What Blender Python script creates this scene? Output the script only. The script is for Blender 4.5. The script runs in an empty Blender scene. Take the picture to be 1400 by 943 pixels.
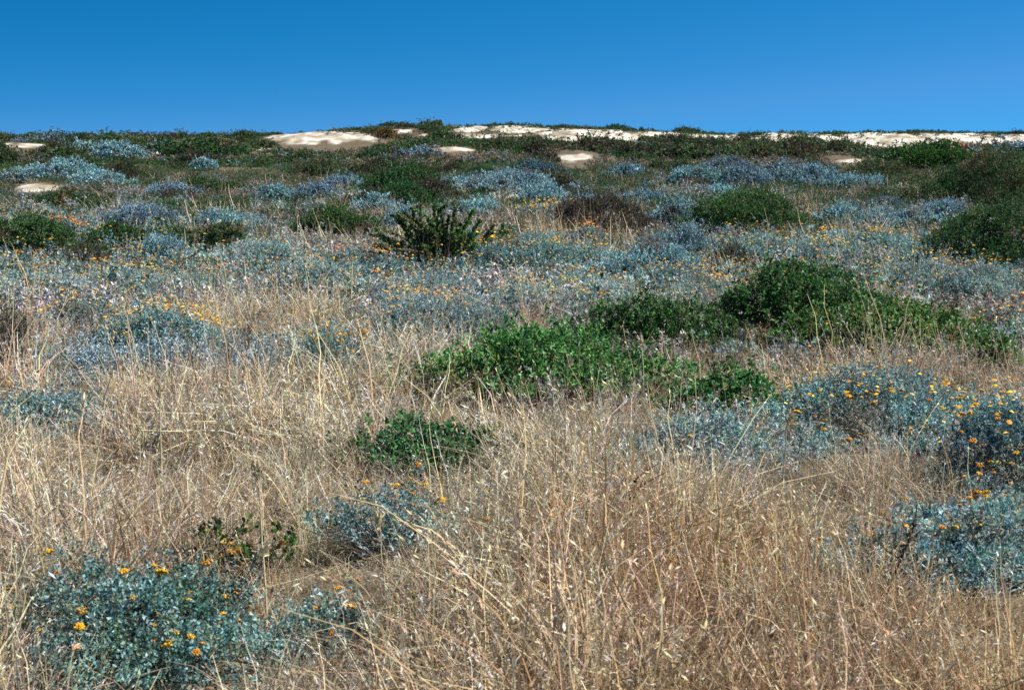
import bpy, math, random
import numpy as np

R = math.radians
rng = np.random.default_rng(11)
random.seed(5)
scene = bpy.context.scene
COL = scene.collection

# ------------------------------------------------------------------ camera
EYE = 1.65
PITCH = R(7.66)
FPX = 1944.0                     # focal length in photograph pixels (50 mm on 36 mm film)
cam_d = bpy.data.cameras.new('camera')
cam = bpy.data.objects.new('camera', cam_d)
COL.objects.link(cam)
cam.location = (0, 0, EYE)
cam.rotation_euler = (R(90) - PITCH, 0, 0)
cam_d.sensor_width = 36
cam_d.lens = 50
cam_d.clip_start = 0.05
cam_d.clip_end = 5000
cam_d.dof.use_dof = True
cam_d.dof.focus_distance = 13.0
cam_d.dof.aperture_fstop = 10.0
scene.camera = cam

# ------------------------------------------------------------------ noise
_T = np.random.default_rng(3).random((256, 256))

def vnoise(x, y):
    xi = np.floor(x).astype(int); yi = np.floor(y).astype(int)
    fx = x - xi; fy = y - yi
    fx = fx * fx * (3 - 2 * fx); fy = fy * fy * (3 - 2 * fy)
    a = _T[xi & 255, yi & 255]; b = _T[(xi + 1) & 255, yi & 255]
    c = _T[xi & 255, (yi + 1) & 255]; d = _T[(xi + 1) & 255, (yi + 1) & 255]
    return (a * (1 - fx) + b * fx) * (1 - fy) + (c * (1 - fx) + d * fx) * fy

def fbm(x, y, o=4):
    s = 0; a = .5; n = 0
    for i in range(o):
        s = s + a * vnoise(x + 17.3 * i, y - 9.1 * i); n += a; a *= .5
        x = x * 2.03; y = y * 2.03
    return s / n                     # 0..1

def sstep(a, b, x):
    t = np.clip((x - a) / (b - a), 0, 1)
    return t * t * (3 - 2 * t)

# ------------------------------------------------------------------ terrain
PD = np.array([-60, 0, 14, 20, 30, 45, 60, 80, 100, 112, 122, 134, 160, 220, 420, 900, 3000.])
PZ = np.array([0, 0, 0, .03, .20, .62, 1.08, 1.62, 2.10, 2.38, 2.72, 3.02, 2.9, 1.5, -6, -12, -14.])
CX = np.array([-900, 0, 300, 360, 440, 520, 640, 780, 880, 1000, 1150, 1260, 1400, 2300.])
CY = np.array([190, 190, 190, 187, 181, 178, 173, 175, 181, 184, 184, 182, 184, 186.])

def pchip(xs, X, Y):
    # smooth monotone-ish interpolation: linear, blurred
    s = 0
    for o in (-2., -1, 0, 1, 2.):
        s = s + np.interp(xs + o * 1.6, X, Y)
    return s / 5

HUMMOCKS = []                    # (x, y, half width, half depth, height): sandy rises on the slope

def height(x, y):
    x = np.asarray(x, float); y = np.asarray(y, float)
    z = pchip(y, PD, PZ)
    px = 700 + FPX * x / np.maximum(y, 8.)
    yc = np.interp(px, CX, CY)
    zc = EYE + (210 - yc) * 134 / FPX
    w = np.where(y < 134, sstep(110, 123, y) * (.82 + .18 * sstep(120, 134, y)), 1 - sstep(150, 260, y))
    z = z + w * (zc - 3.02)
    a = .04 + .16 * sstep(14, 60, y)
    z = z + a * (fbm(x * .16 + 5, y * .16) - .5) * 2 + .05 * (fbm(x * .9, y * .9 + 40) - .5)
    z = z + .10 * sstep(80, 110, y) * (fbm(x * .5 + 50, y * .5) - .5) * 2
    for hx, hy, rx, ry, hh in HUMMOCKS:
        z = z + hh * np.exp(-((x - hx) / rx) ** 2 - ((y - hy) / ry) ** 2) * (.65 + .7 * fbm(x * 1.1, y * 1.1 + 5))
    z = z + .5 * sstep(105, 112, y) * (1 - sstep(124, 130, y)) * (fbm(x * .35 + 20, y * .6, 5) - .5)
    return z

def project(x, y, z):
    c, s = math.cos(PITCH), math.sin(PITCH)
    dz = z - EYE
    f = y * c - dz * s
    u = y * s + dz * c
    f = np.where(np.abs(f) < .1, .1, f)
    return 700 + FPX * x / f, 471.5 - FPX * u / f, f

def unproject(px, py):
    """ground point seen at a pixel of the photograph"""
    c, s = math.cos(PITCH), math.sin(PITCH)
    u = (471.5 - py) / FPX; v = (px - 700) / FPX
    d = np.array([v, c + u * s, -s + u * c])
    t = np.geomspace(3, 150, 1500)
    P = d[None] * t[:, None] + np.array([0, 0, EYE])
    g = P[:, 2] - height(P[:, 0], P[:, 1])
    k = np.argmax(g < 0) if (g < 0).any() else len(t) - 1
    x, y = P[k, 0], P[k, 1]
    return float(x), float(y), float(height(x, y))

# bare sand, as blobs (photo x, photo y, half width, half height)
SAND = [(783, 214, 34, 7), (443, 188, 74, 9), (400, 187, 34, 5), (640, 176, 44, 5), (700, 177, 50, 5), (640, 186, 60, 3.5),
        (800, 186, 62, 9), (850, 189, 46, 6), (900, 184, 60, 4), (960, 189, 70, 7), (1040, 191, 46, 6),
        (1060, 184, 60, 3), (1140, 191, 50, 7), (1200, 191, 80, 11), (1300, 192, 90, 10), (1390, 194, 50, 10), (1240, 196, 60, 4), (1350, 201, 40, 3),
        (783, 213, 31, 5.5), (620, 205, 34, 3.5), (1158, 220, 22, 3), (18, 199, 36, 4), (52, 256, 30, 6), (18, 252, 14, 3),
        (692, 267, 24, 3.6), (218, 209, 24, 3), (160, 205, 16, 2.5), (350, 204, 20, 2.4), (1010, 203, 18, 2.2), (430, 280, 16, 2.5), (535, 180, 30, 3),
        (1355, 305, 30, 8), (160, 192, 30, 2), (300, 196, 26, 2.2)]

SPOTS = [(783, 213, 34, 7), (1215, 193, 50, 5), (1330, 194, 44, 5), (620, 205, 34, 3.5), (1158, 220, 22, 3), (18, 199, 36, 4), (52, 256, 30, 6), (692, 267, 24, 3.6),
         (218, 209, 24, 3), (430, 280, 16, 2.5), (1355, 305, 30, 6), (160, 205, 16, 2.5), (443, 190, 74, 8), (350, 204, 20, 2.4)]
_h = []
for cx, cy, rx, ry in SPOTS:
    hx, hy, hz = unproject(cx, cy + ry * 1.2)
    _h.append((hx, hy + 1.8, rx * 1.7 * hy / FPX, 2.0, (1.5 * ry + 3) * hy / FPX))
HUMMOCKS.extend(_h)

def clear_front(px, py):
    """keeps the low ground just in front of the bare sand open, so that it is seen"""
    m = np.zeros(np.shape(px), bool)
    for cx, cy, rx, ry in SPOTS:
        m |= ((px - cx) / (rx * 1.05)) ** 2 + ((py - cy - ry * .5 - 2) / (ry * 1.4 + 3)) ** 2 < 1
    return m

def sand_mask(px, py, wx, wy):
    m = np.full_like(px, -1.)
    n = fbm(wx * .55, wy * .35, 4) - .5
    n2 = fbm(wx * 1.7, wy * 1.2, 3) - .5
    for cx, cy, rx, ry in SAND:
        d = ((px - cx) / rx) ** 2 + ((py - cy) / ry) ** 2
        m = np.maximum(m, 1 - d)
    return sstep(-.05, .25, m + n * 2.4 + n2 * 1.3 - .02)

# ------------------------------------------------------------------ mesh helpers
def mesh_from(name, V, loops, starts, totals, col=None, mat=None, smooth=False, mats=None, mi=None):
    me = bpy.data.meshes.new(name)
    V = np.ascontiguousarray(V, np.float32)
    me.vertices.add(len(V)); me.vertices.foreach_set('co', V.ravel())
    me.loops.add(len(loops)); me.loops.foreach_set('vertex_index', np.ascontiguousarray(loops, np.int32))
    me.polygons.add(len(starts))
    me.polygons.foreach_set('loop_start', np.ascontiguousarray(starts, np.int32))
    me.polygons.foreach_set('loop_total', np.ascontiguousarray(totals, np.int32))
    if smooth:
        me.polygons.foreach_set('use_smooth', np.ones(len(starts), bool))
    if col is not None:
        at = me.attributes.new('col', 'FLOAT_COLOR', 'POINT')
        c4 = np.ones((len(V), 4), np.float32); c4[:, :3] = col
        at.data.foreach_set('color', c4.ravel())
    if mat is not None:
        me.materials.append(mat)
    me.update(calc_edges=True)
    return me

class MB:
    """collects quads and tris with a colour per vertex"""
    def __init__(self): self.V = []; self.C = []; self.F = []; self.n = 0
    def add(self, V, F, C):
        V = np.asarray(V).reshape(-1, 3)
        if len(V) == 0: return
        self.V.append(V); self.C.append(np.broadcast_to(C, V.shape)); self.F.append(np.asarray(F) + self.n); self.n += len(V)
    def build(self, name, mat, smooth=False):
        V = np.concatenate(self.V); C = np.concatenate(self.C)
        loops = []; tot = []
        for f in self.F:
            loops.append(f.ravel()); tot.append(np.full(len(f), f.shape[1]))
        loops = np.concatenate(loops); tot = np.concatenate(tot)
        st = np.concatenate([[0], np.cumsum(tot)[:-1]])
        return mesh_from(name, V, loops, st, tot, C, mat, smooth)

def norm(v):
    return v / np.maximum(np.linalg.norm(v, axis=-1, keepdims=True), 1e-9)

def leaf_quads(mb, P, D, L, W, C, fold=.25):
    """rhombic leaves: base P, direction D, folded a little along the midrib"""
    n = len(P)
    if n == 0: return
    D = norm(D)
    r = norm(rng.normal(size=(n, 3)))
    S = norm(np.cross(D, r)); N = np.cross(D, S)
    L = np.broadcast_to(np.asarray(L, float).reshape(-1, 1), (n, 1)); W = np.broadcast_to(np.asarray(W, float).reshape(-1, 1), (n, 1))
    mid = P + D * L * .55
    V = np.stack([P, mid + S * W * .5 + N * W * fold, P + D * L, mid - S * W * .5 + N * W * fold], 1).reshape(-1, 3)
    F = np.arange(4 * n).reshape(-1, 4)
    mb.add(V, F, np.repeat(C, 4, axis=0))

def tubes(mb, pts, r0, r1, C, sides=3):
    """pts (n,k,3): n polylines, tapered"""
    n, k, _ = pts.shape
    T = np.empty_like(pts); T[:, 1:-1] = pts[:, 2:] - pts[:, :-2]; T[:, 0] = pts[:, 1] - pts[:, 0]; T[:, -1] = pts[:, -1] - pts[:, -2]
    T = norm(T)
    ref = np.where(np.abs(T[..., 2:3]) > .9, np.array([1., 0, 0]), np.array([0, 0, 1.]))
    A = norm(np.cross(T, ref)); B = np.cross(T, A)
    t = np.linspace(0, 1, k)[None, :, None]
    r0 = np.broadcast_to(np.asarray(r0, float).reshape(-1, 1, 1), (n, 1, 1)); r1 = np.broadcast_to(np.asarray(r1, float).reshape(-1, 1, 1), (n, 1, 1))
    rad = r0 * (1 - t) + r1 * t
    ang = np.arange(sides) * 2 * math.pi / sides
    V = pts[:, :, None] + rad[:, :, None] * (A[:, :, None] * np.cos(ang)[:, None] + B[:, :, None] * np.sin(ang)[:, None])
    idx = np.arange(n * k * sides).reshape(n, k, sides)
    a = idx[:, :-1]; b = idx[:, 1:]
    F = np.stack([a, np.roll(a, -1, 2), np.roll(b, -1, 2), b], -1).reshape(-1, 4)
    C = np.broadcast_to(C, (n, 3))
    mb.add(V.reshape(-1, 3), F, np.repeat(C, k * sides, axis=0))

def ribbons(mb, pts, w0, C0, C1):
    """flat blades along polylines, tapering to a point"""
    n, k, _ = pts.shape
    T = norm(pts[:, -1] - pts[:, 0])
    r = norm(rng.normal(size=(n, 3)) * np.array([1, 1, .2]))
    S = norm(np.cross(T, r))[:, None]
    t = np.linspace(0, 1, k)[None, :, None]
    w = np.asarray(w0, float).reshape(-1, 1, 1) * (1 - .8 * t) * .5
    V = np.stack([pts - S * w, pts + S * w], 2)
    idx = np.arange(n * k * 2).reshape(n, k, 2)
    F = np.stack([idx[:, :-1, 0], idx[:, :-1, 1], idx[:, 1:, 1], idx[:, 1:, 0]], -1).reshape(-1, 4)
    C = C0[:, None] * (1 - t) + C1[:, None] * t
    C = np.repeat(C[:, :, None], 2, 2)
    mb.add(V.reshape(-1, 3), F, C.reshape(-1, 3))

def pal(cols, n, jit=.18, p=None):
    cols = np.asarray(cols, float)
    c = cols[rng.choice(len(cols), n, p=p)]
    return np.clip(c * (1 + rng.normal(0, jit, (n, 1))) * (1 + rng.normal(0, .05, (n, 3))), .004, .9)

# ------------------------------------------------------------------ materials
def leaf_material(name, trans, rough, vary, hue=.02):
    m = bpy.data.materials.new(name); m.use_nodes = True
    nt = m.node_tree; nt.nodes.clear()
    out = nt.nodes.new('ShaderNodeOutputMaterial')
    at = nt.nodes.new('ShaderNodeAttribute'); at.attribute_name = 'col'
    oi = nt.nodes.new('ShaderNodeObjectInfo')
    hs = nt.nodes.new('ShaderNodeHueSaturation')
    mr = nt.nodes.new('ShaderNodeMapRange'); mr.inputs['To Min'].default_value = 1 - vary; mr.inputs['To Max'].default_value = 1 + vary
    nt.links.new(oi.outputs['Random'], mr.inputs['Value']); nt.links.new(mr.outputs[0], hs.inputs['Value'])
    mu = nt.nodes.new('ShaderNodeMath'); mu.operation = 'MULTIPLY'; mu.inputs[1].default_value = 7.31
    fr = nt.nodes.new('ShaderNodeMath'); fr.operation = 'FRACT'
    m2 = nt.nodes.new('ShaderNodeMapRange'); m2.inputs['To Min'].default_value = .5 - hue; m2.inputs['To Max'].default_value = .5 + hue
    nt.links.new(oi.outputs['Random'], mu.inputs[0]); nt.links.new(mu.outputs[0], fr.inputs[0]); nt.links.new(fr.outputs[0], m2.inputs['Value'])
    nt.links.new(m2.outputs[0], hs.inputs['Hue'])
    nt.links.new(at.outputs['Color'], hs.inputs['Color'])
    pb = nt.nodes.new('ShaderNodeBsdfPrincipled')
    pb.inputs['Roughness'].default_value = rough
    pb.inputs['Specular IOR Level'].default_value = .12
    nt.links.new(hs.outputs[0], pb.inputs['Base Color'])
    if trans > 0:
        tr = nt.nodes.new('ShaderNodeBsdfTranslucent'); nt.links.new(hs.outputs[0], tr.inputs['Color'])
        mx = nt.nodes.new('ShaderNodeMixShader'); mx.inputs[0].default_value = trans
        nt.links.new(pb.outputs[0], mx.inputs[1]); nt.links.new(tr.outputs[0], mx.inputs[2])
        nt.links.new(mx.outputs[0], out.inputs[0])
    else:
        nt.links.new(pb.outputs[0], out.inputs[0])
    return m

M_LEAF = leaf_material('leaf', .25, .7, .18)
M_SILVER = leaf_material('silver_leaf', .12, .8, .14)
M_GRASS = leaf_material('straw', .17, .6, .22, .012)
M_TWIG = leaf_material('bark', 0, .85, .15)
M_PETAL = leaf_material('petal', .2, .6, .12)

def ground_material():
    m = bpy.data.materials.new('dune_ground'); m.use_nodes = True
    nt = m.node_tree; N = nt.nodes; L = nt.links
    pb = N['Principled BSDF']; pb.inputs['Roughness'].default_value = .95; pb.inputs['Specular IOR Level'].default_value = .15
    geo = N.new('ShaderNodeNewGeometry')
    def noise(s, d=5):
        n = N.new('ShaderNodeTexNoise'); n.inputs['Scale'].default_value = s; n.inputs['Detail'].default_value = d
        L.new(geo.outputs['Position'], n.inputs['Vector']); return n.outputs['Fac']
    def ramp(f, stops):
        r = N.new('ShaderNodeValToRGB'); e = r.color_ramp.elements
        while len(e) < len(stops): e.new(.5)
        for k, (p, c) in enumerate(stops): e[k].position = p; e[k].color = (*c, 1)
        L.new(f, r.inputs[0]); return r.outputs['Color']
    soil = ramp(noise(2.5, 8), [(.3, (.035, .028, .019)), (.5, (.08, .062, .038)), (.7, (.15, .115, .07))])
    litter = ramp(noise(85, 6), [(.38, (.03, .022, .015)), (.52, (.12, .085, .05)), (.66, (.34, .27, .18))])
    mx = N.new('ShaderNodeMix'); mx.data_type = 'RGBA'; mx.inputs[0].default_value = .6
    L.new(soil, mx.inputs[6]); L.new(litter, mx.inputs[7])
    sand = ramp(noise(.8, 8), [(.34, (.20, .155, .10)), (.47, (.40, .34, .25)), (.60, (.66, .60, .50))])
    at = N.new('ShaderNodeAttribute'); at.attribute_name = 'sand'
    m2 = N.new('ShaderNodeMix'); m2.data_type = 'RGBA'
    L.new(at.outputs['Fac'], m2.inputs[0]); L.new(mx.outputs[2], m2.inputs[6]); L.new(sand, m2.inputs[7])
    L.new(m2.outputs[2], pb.inputs['Base Color'])
    bp = N.new('ShaderNodeBump'); bp.inputs['Strength'].default_value = .6; bp.inputs['Distance'].default_value = .05
    L.new(noise(14, 6), bp.inputs['Height']); L.new(bp.outputs[0], pb.inputs['Normal'])
    return m

# ------------------------------------------------------------------ ground
def make_ground():
    ys = np.concatenate([np.linspace(-60, 2, 16), np.linspace(2.5, 40, 140), np.linspace(40.4, 140, 330), np.linspace(141, 220, 40), np.geomspace(225, 3000, 30)])
    nx = 420
    t = np.linspace(-1, 1, nx)
    Y = np.repeat(ys[:, None], nx, 1)
    half = np.maximum(np.abs(ys) * .62 + 14, 30)[:, None]
    half = np.where(ys[:, None] > 220, np.maximum(half, ys[:, None] * 1.2), half)
    X = t[None] * half
    # stretch the outermost columns far out so the sheet reaches the horizon sideways
    out = np.abs(t)[None] > .955
    X = np.where(out, np.sign(t)[None] * (half + (np.abs(t)[None] - .955) / .045 * (400 + half)), X)
    Z = height(X, Y)
    px, py, f = project(X, Y, Z)
    S = sand_mask(px, py, X, Y) * (Y > 20) * (Y < 150)
    V = np.stack([X, Y, Z], -1).reshape(-1, 3)
    ny = len(ys)
    i = np.arange(ny * nx).reshape(ny, nx)
    F = np.stack([i[:-1, :-1], i[:-1, 1:], i[1:, 1:], i[1:, :-1]], -1).reshape(-1, 4)
    me = mesh_from('ground', V, F.ravel(), np.arange(len(F)) * 4, np.full(len(F), 4), None, ground_material(), True)
    a = me.attributes.new('sand', 'FLOAT', 'POINT'); a.data.foreach_set('value', np.ascontiguousarray(S.ravel(), np.float32))
    o = bpy.data.objects.new('ground', me); COL.objects.link(o); o['kind'] = 'structure'
make_ground()

# ------------------------------------------------------------------ plants
TEAL = [(.11, .24, .22), (.17, .32, .30), (.25, .41, .39), (.09, .19, .15), (.31, .45, .44), (.20, .26, .16)]
BLUE = [(.14, .28, .29), (.22, .37, .38), (.11, .22, .21), (.33, .47, .47), (.22, .27, .2)]
GREYB = [(.26, .40, .40), (.40, .52, .51), (.16, .29, .29), (.56, .62, .58), (.34, .38, .32), (.22, .32, .20)]
SILV = [(.18, .36, .37), (.29, .47, .47), (.11, .26, .26), (.40, .55, .55)]
GREEN = [(.065, .17, .045), (.10, .24, .065), (.045, .13, .035), (.17, .32, .11), (.13, .21, .05)]
DKGREEN = [(.035, .085, .025), (.05, .115, .035), (.065, .13, .045), (.04, .07, .03)]
OLIVE = [(.065, .105, .04), (.09, .13, .055), (.05, .075, .034), (.125, .145, .075)]
BROWN = [(.07, .05, .04), (.10, .075, .055), (.05, .05, .035), (.06, .075, .035)]
ORANGE = [(.72, .33, .02), (.78, .41, .03), (.60, .24, .03), (.80, .47, .05), (.42, .20, .04)]
STRAW = [(.76, .65, .43), (.82, .74, .55), (.62, .51, .34), (.40, .30, .19), (.72, .64, .51), (.54, .48, .40), (.80, .71, .48)]

def lumps(w, d, h, k, flat=.6, spread=.85, rag=.55, fall=.42):
    th = rng.random(k) * 2 * math.pi; r = np.sqrt(rng.random(k)) * spread
    lob = 1 + .22 * np.sin(2 * th + rng.random() * 6) + .16 * np.sin(3 * th + rng.random() * 6)      # uneven outline
    rad = rng.uniform(.08, .26, k) * min(w, d)
    x = np.cos(th) * r * lob * (w / 2 - rad * .5); y = np.sin(th) * r * (d / 2 - rad * .5)
    o = rng.random(k) < .24; o[:3] = False                   # outlying low lobes
    r = np.where(o, rng.uniform(.95, 1.3, k), r); rad = np.where(o, rad * .6, rad)
    x = np.where(o, np.cos(th) * r * lob * w / 2, x); y = np.where(o, np.sin(th) * r * d / 2, y)
    x[:3] *= .55; y[:3] *= .55; r[:3] *= .55
    top = h * np.maximum(1 - fall * r ** 2, .3) * rng.uniform(1 - rag, 1.0, k)
    top[0] = h; top[1] = h * .9
    rz = np.minimum(rad * flat, top * .8)
    c = np.stack([x, y, top - rz], -1)
    return c, np.stack([rad, rad, rz], -1)

def shoots(w, d, h, n, k=14, flat=.6, spread=.9, low=-.35, fall=.42, under=0):
    c, r = lumps(w, d, h, k, flat, spread, .55, fall)
    wt = (r[:, 0] ** 2); wt = wt / wt.sum()
    m = int(n * 2.2)
    i = rng.choice(k, m, p=wt)
    u = norm(rng.normal(size=(m, 3)))
    u[:, 2] = np.where(u[:, 2] < low, -u[:, 2], u[:, 2])
    P = c[i] + r[i] * u * rng.uniform(.7, 1.05, (m, 1))
    # drop what sits deep inside another lump
    q = ((P[:, None] - c[None]) / r[None]); dd = (q ** 2).sum(-1)
    dd[np.arange(m), i] = 9
    ok = (dd.min(1) > .45) & (P[:, 2] > np.maximum(.015, under * h))
    P = P[ok][:n]; u = u[ok][:n]; i = i[ok][:n]
    return P, u, i, c, r

def foliage(mb, P, u, L, W, cols, per, slen, spread=.8, jit=.2, up=.6, fold=.25, lump=None):
    """short leafy shoots"""
    n = len(P)
    D = norm(u + np.array([0, 0, up]) + rng.normal(0, .35, (n, 3)))
    cs = pal(cols, n, .12)                                   # colour per shoot
    if lump is not None:
        m = int(lump.max()) + 1
        dead = rng.random(m) < .07
        cs = np.where(dead[lump][:, None], cs * .35 + np.array([.15, .10, .06]), cs)
        cs = cs * (1 + rng.normal(0, .16, (m, 1)) + rng.normal(0, .03, (m, 3)))[lump]
    far = rng.random(n) < .12                                # a few shoots reach out of the outline
    P = P + np.where(far[:, None], D * slen * rng.uniform(.5, 2.2, (n, 1)), 0)
    t = rng.random((n, per, 1))
    Q = P[:, None] + D[:, None] * slen * t * rng.uniform(.6, 1.2, (n, 1, 1))
    ld = norm(D[:, None] * (1 - spread * .5) + rng.normal(0, spread * .75, (n, per, 3)))
    c = np.clip(np.repeat(cs[:, None], per, 1) * (1 + rng.normal(0, jit, (n, per, 1))), .004, .85)
    ls = L * rng.uniform(.6, 1.25, n * per)
    leaf_quads(mb, Q.reshape(-1, 3), ld.reshape(-1, 3), ls, W / L * ls, c.reshape(-1, 3), fold)
    return P + D * slen

def stem_mesh(mb, P, h, w, n, cols, r0):
    k = min(n, len(P))
    idx = rng.choice(len(P), k, replace=False)
    E = P[idx]
    B = np.stack([rng.normal(0, w * .05, k), rng.normal(0, w * .05, k), np.full(k, -.03)], -1)
    t = np.linspace(0, 1, 5)[None, :, None]
    mid = B * .5 + E * .5; mid[:, 2] = E[:, 2] * rng.uniform(.25, .8, k); mid[:, :2] += rng.normal(0, w * .04, (k, 2))
    pts = (1 - t) ** 2 * B[:, None] + 2 * t * (1 - t) * mid[:, None] + t ** 2 * E[:, None]
    tubes(mb, pts, r0 * rng.uniform(.6, 1.2, k), r0 * .25, pal(cols, k))

def flower_shape(rad, n=9):
    """a flat-topped head of small orange florets on a short stalk"""
    mb = MB()
    a = np.arange(n) * 2.4; rr = rad * np.sqrt((np.arange(n) + .3) / n)
    P = np.stack([np.cos(a) * rr, np.sin(a) * rr, rad * .25 - rr ** 2 / rad * .35], -1)
    c = pal(ORANGE, n, .12)
    s = rad * .42
    oct_ = np.array([(1, 0, 0), (0, 1, 0), (-1, 0, 0), (0, -1, 0), (0, 0, .9), (0, 0, -.9)]) * s
    V = P[:, None] + oct_[None] + rng.normal(0, s * .18, (n, 6, 3))
    f = np.array([(0, 1, 4), (1, 2, 4), (2, 3, 4), (3, 0, 4), (1, 0, 5), (2, 1, 5), (3, 2, 5), (0, 3, 5)])
    F = (np.arange(n)[:, None, None] * 6 + f[None]).reshape(-1, 3)
    mb.add(V.reshape(-1, 3), F, np.repeat(c, 6, 0))
    st = np.array([[[0, 0, -.05], [.003, .002, -.025], [0, 0, 0]]])
    tubes(mb, st, .0015, .0012, np.array([[.2, .25, .16]]))
    return mb.build('flower_head', M_PETAL)
FLOWERS = [flower_shape(.014, 11), flower_shape(.011, 9), flower_shape(.017, 15), flower_shape(.009, 7)]

def dots(mb, P, rad):
    """many small flower heads seen from afar"""
    n = len(P)
    if n == 0: return
    k = 6; a = np.arange(k) * 2 * math.pi / k
    ring = np.stack([np.cos(a), np.sin(a), np.zeros(k)], -1)
    top = np.array([[0, 0, .55]])
    base = np.concatenate([ring, top])
    s = (rad * rng.uniform(.6, 1.3, n))[:, None, None]
    tilt = rng.normal(0, .25, (n, 1, 2))
    V = base[None] * s
    V = V * (1 + rng.normal(0, .15, (n, k + 1, 1)))
    V[..., 2] += (V[..., :2] * tilt).sum(-1)
    V = V + P[:, None]
    f = np.array([(j, (j + 1) % k, k) for j in range(k)])
    F = (np.arange(n)[:, None, None] * (k + 1) + f[None]).reshape(-1, 3)
    mb.add(V.reshape(-1, 3), F, np.repeat(pal(ORANGE, n, .15), k + 1, 0))

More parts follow.
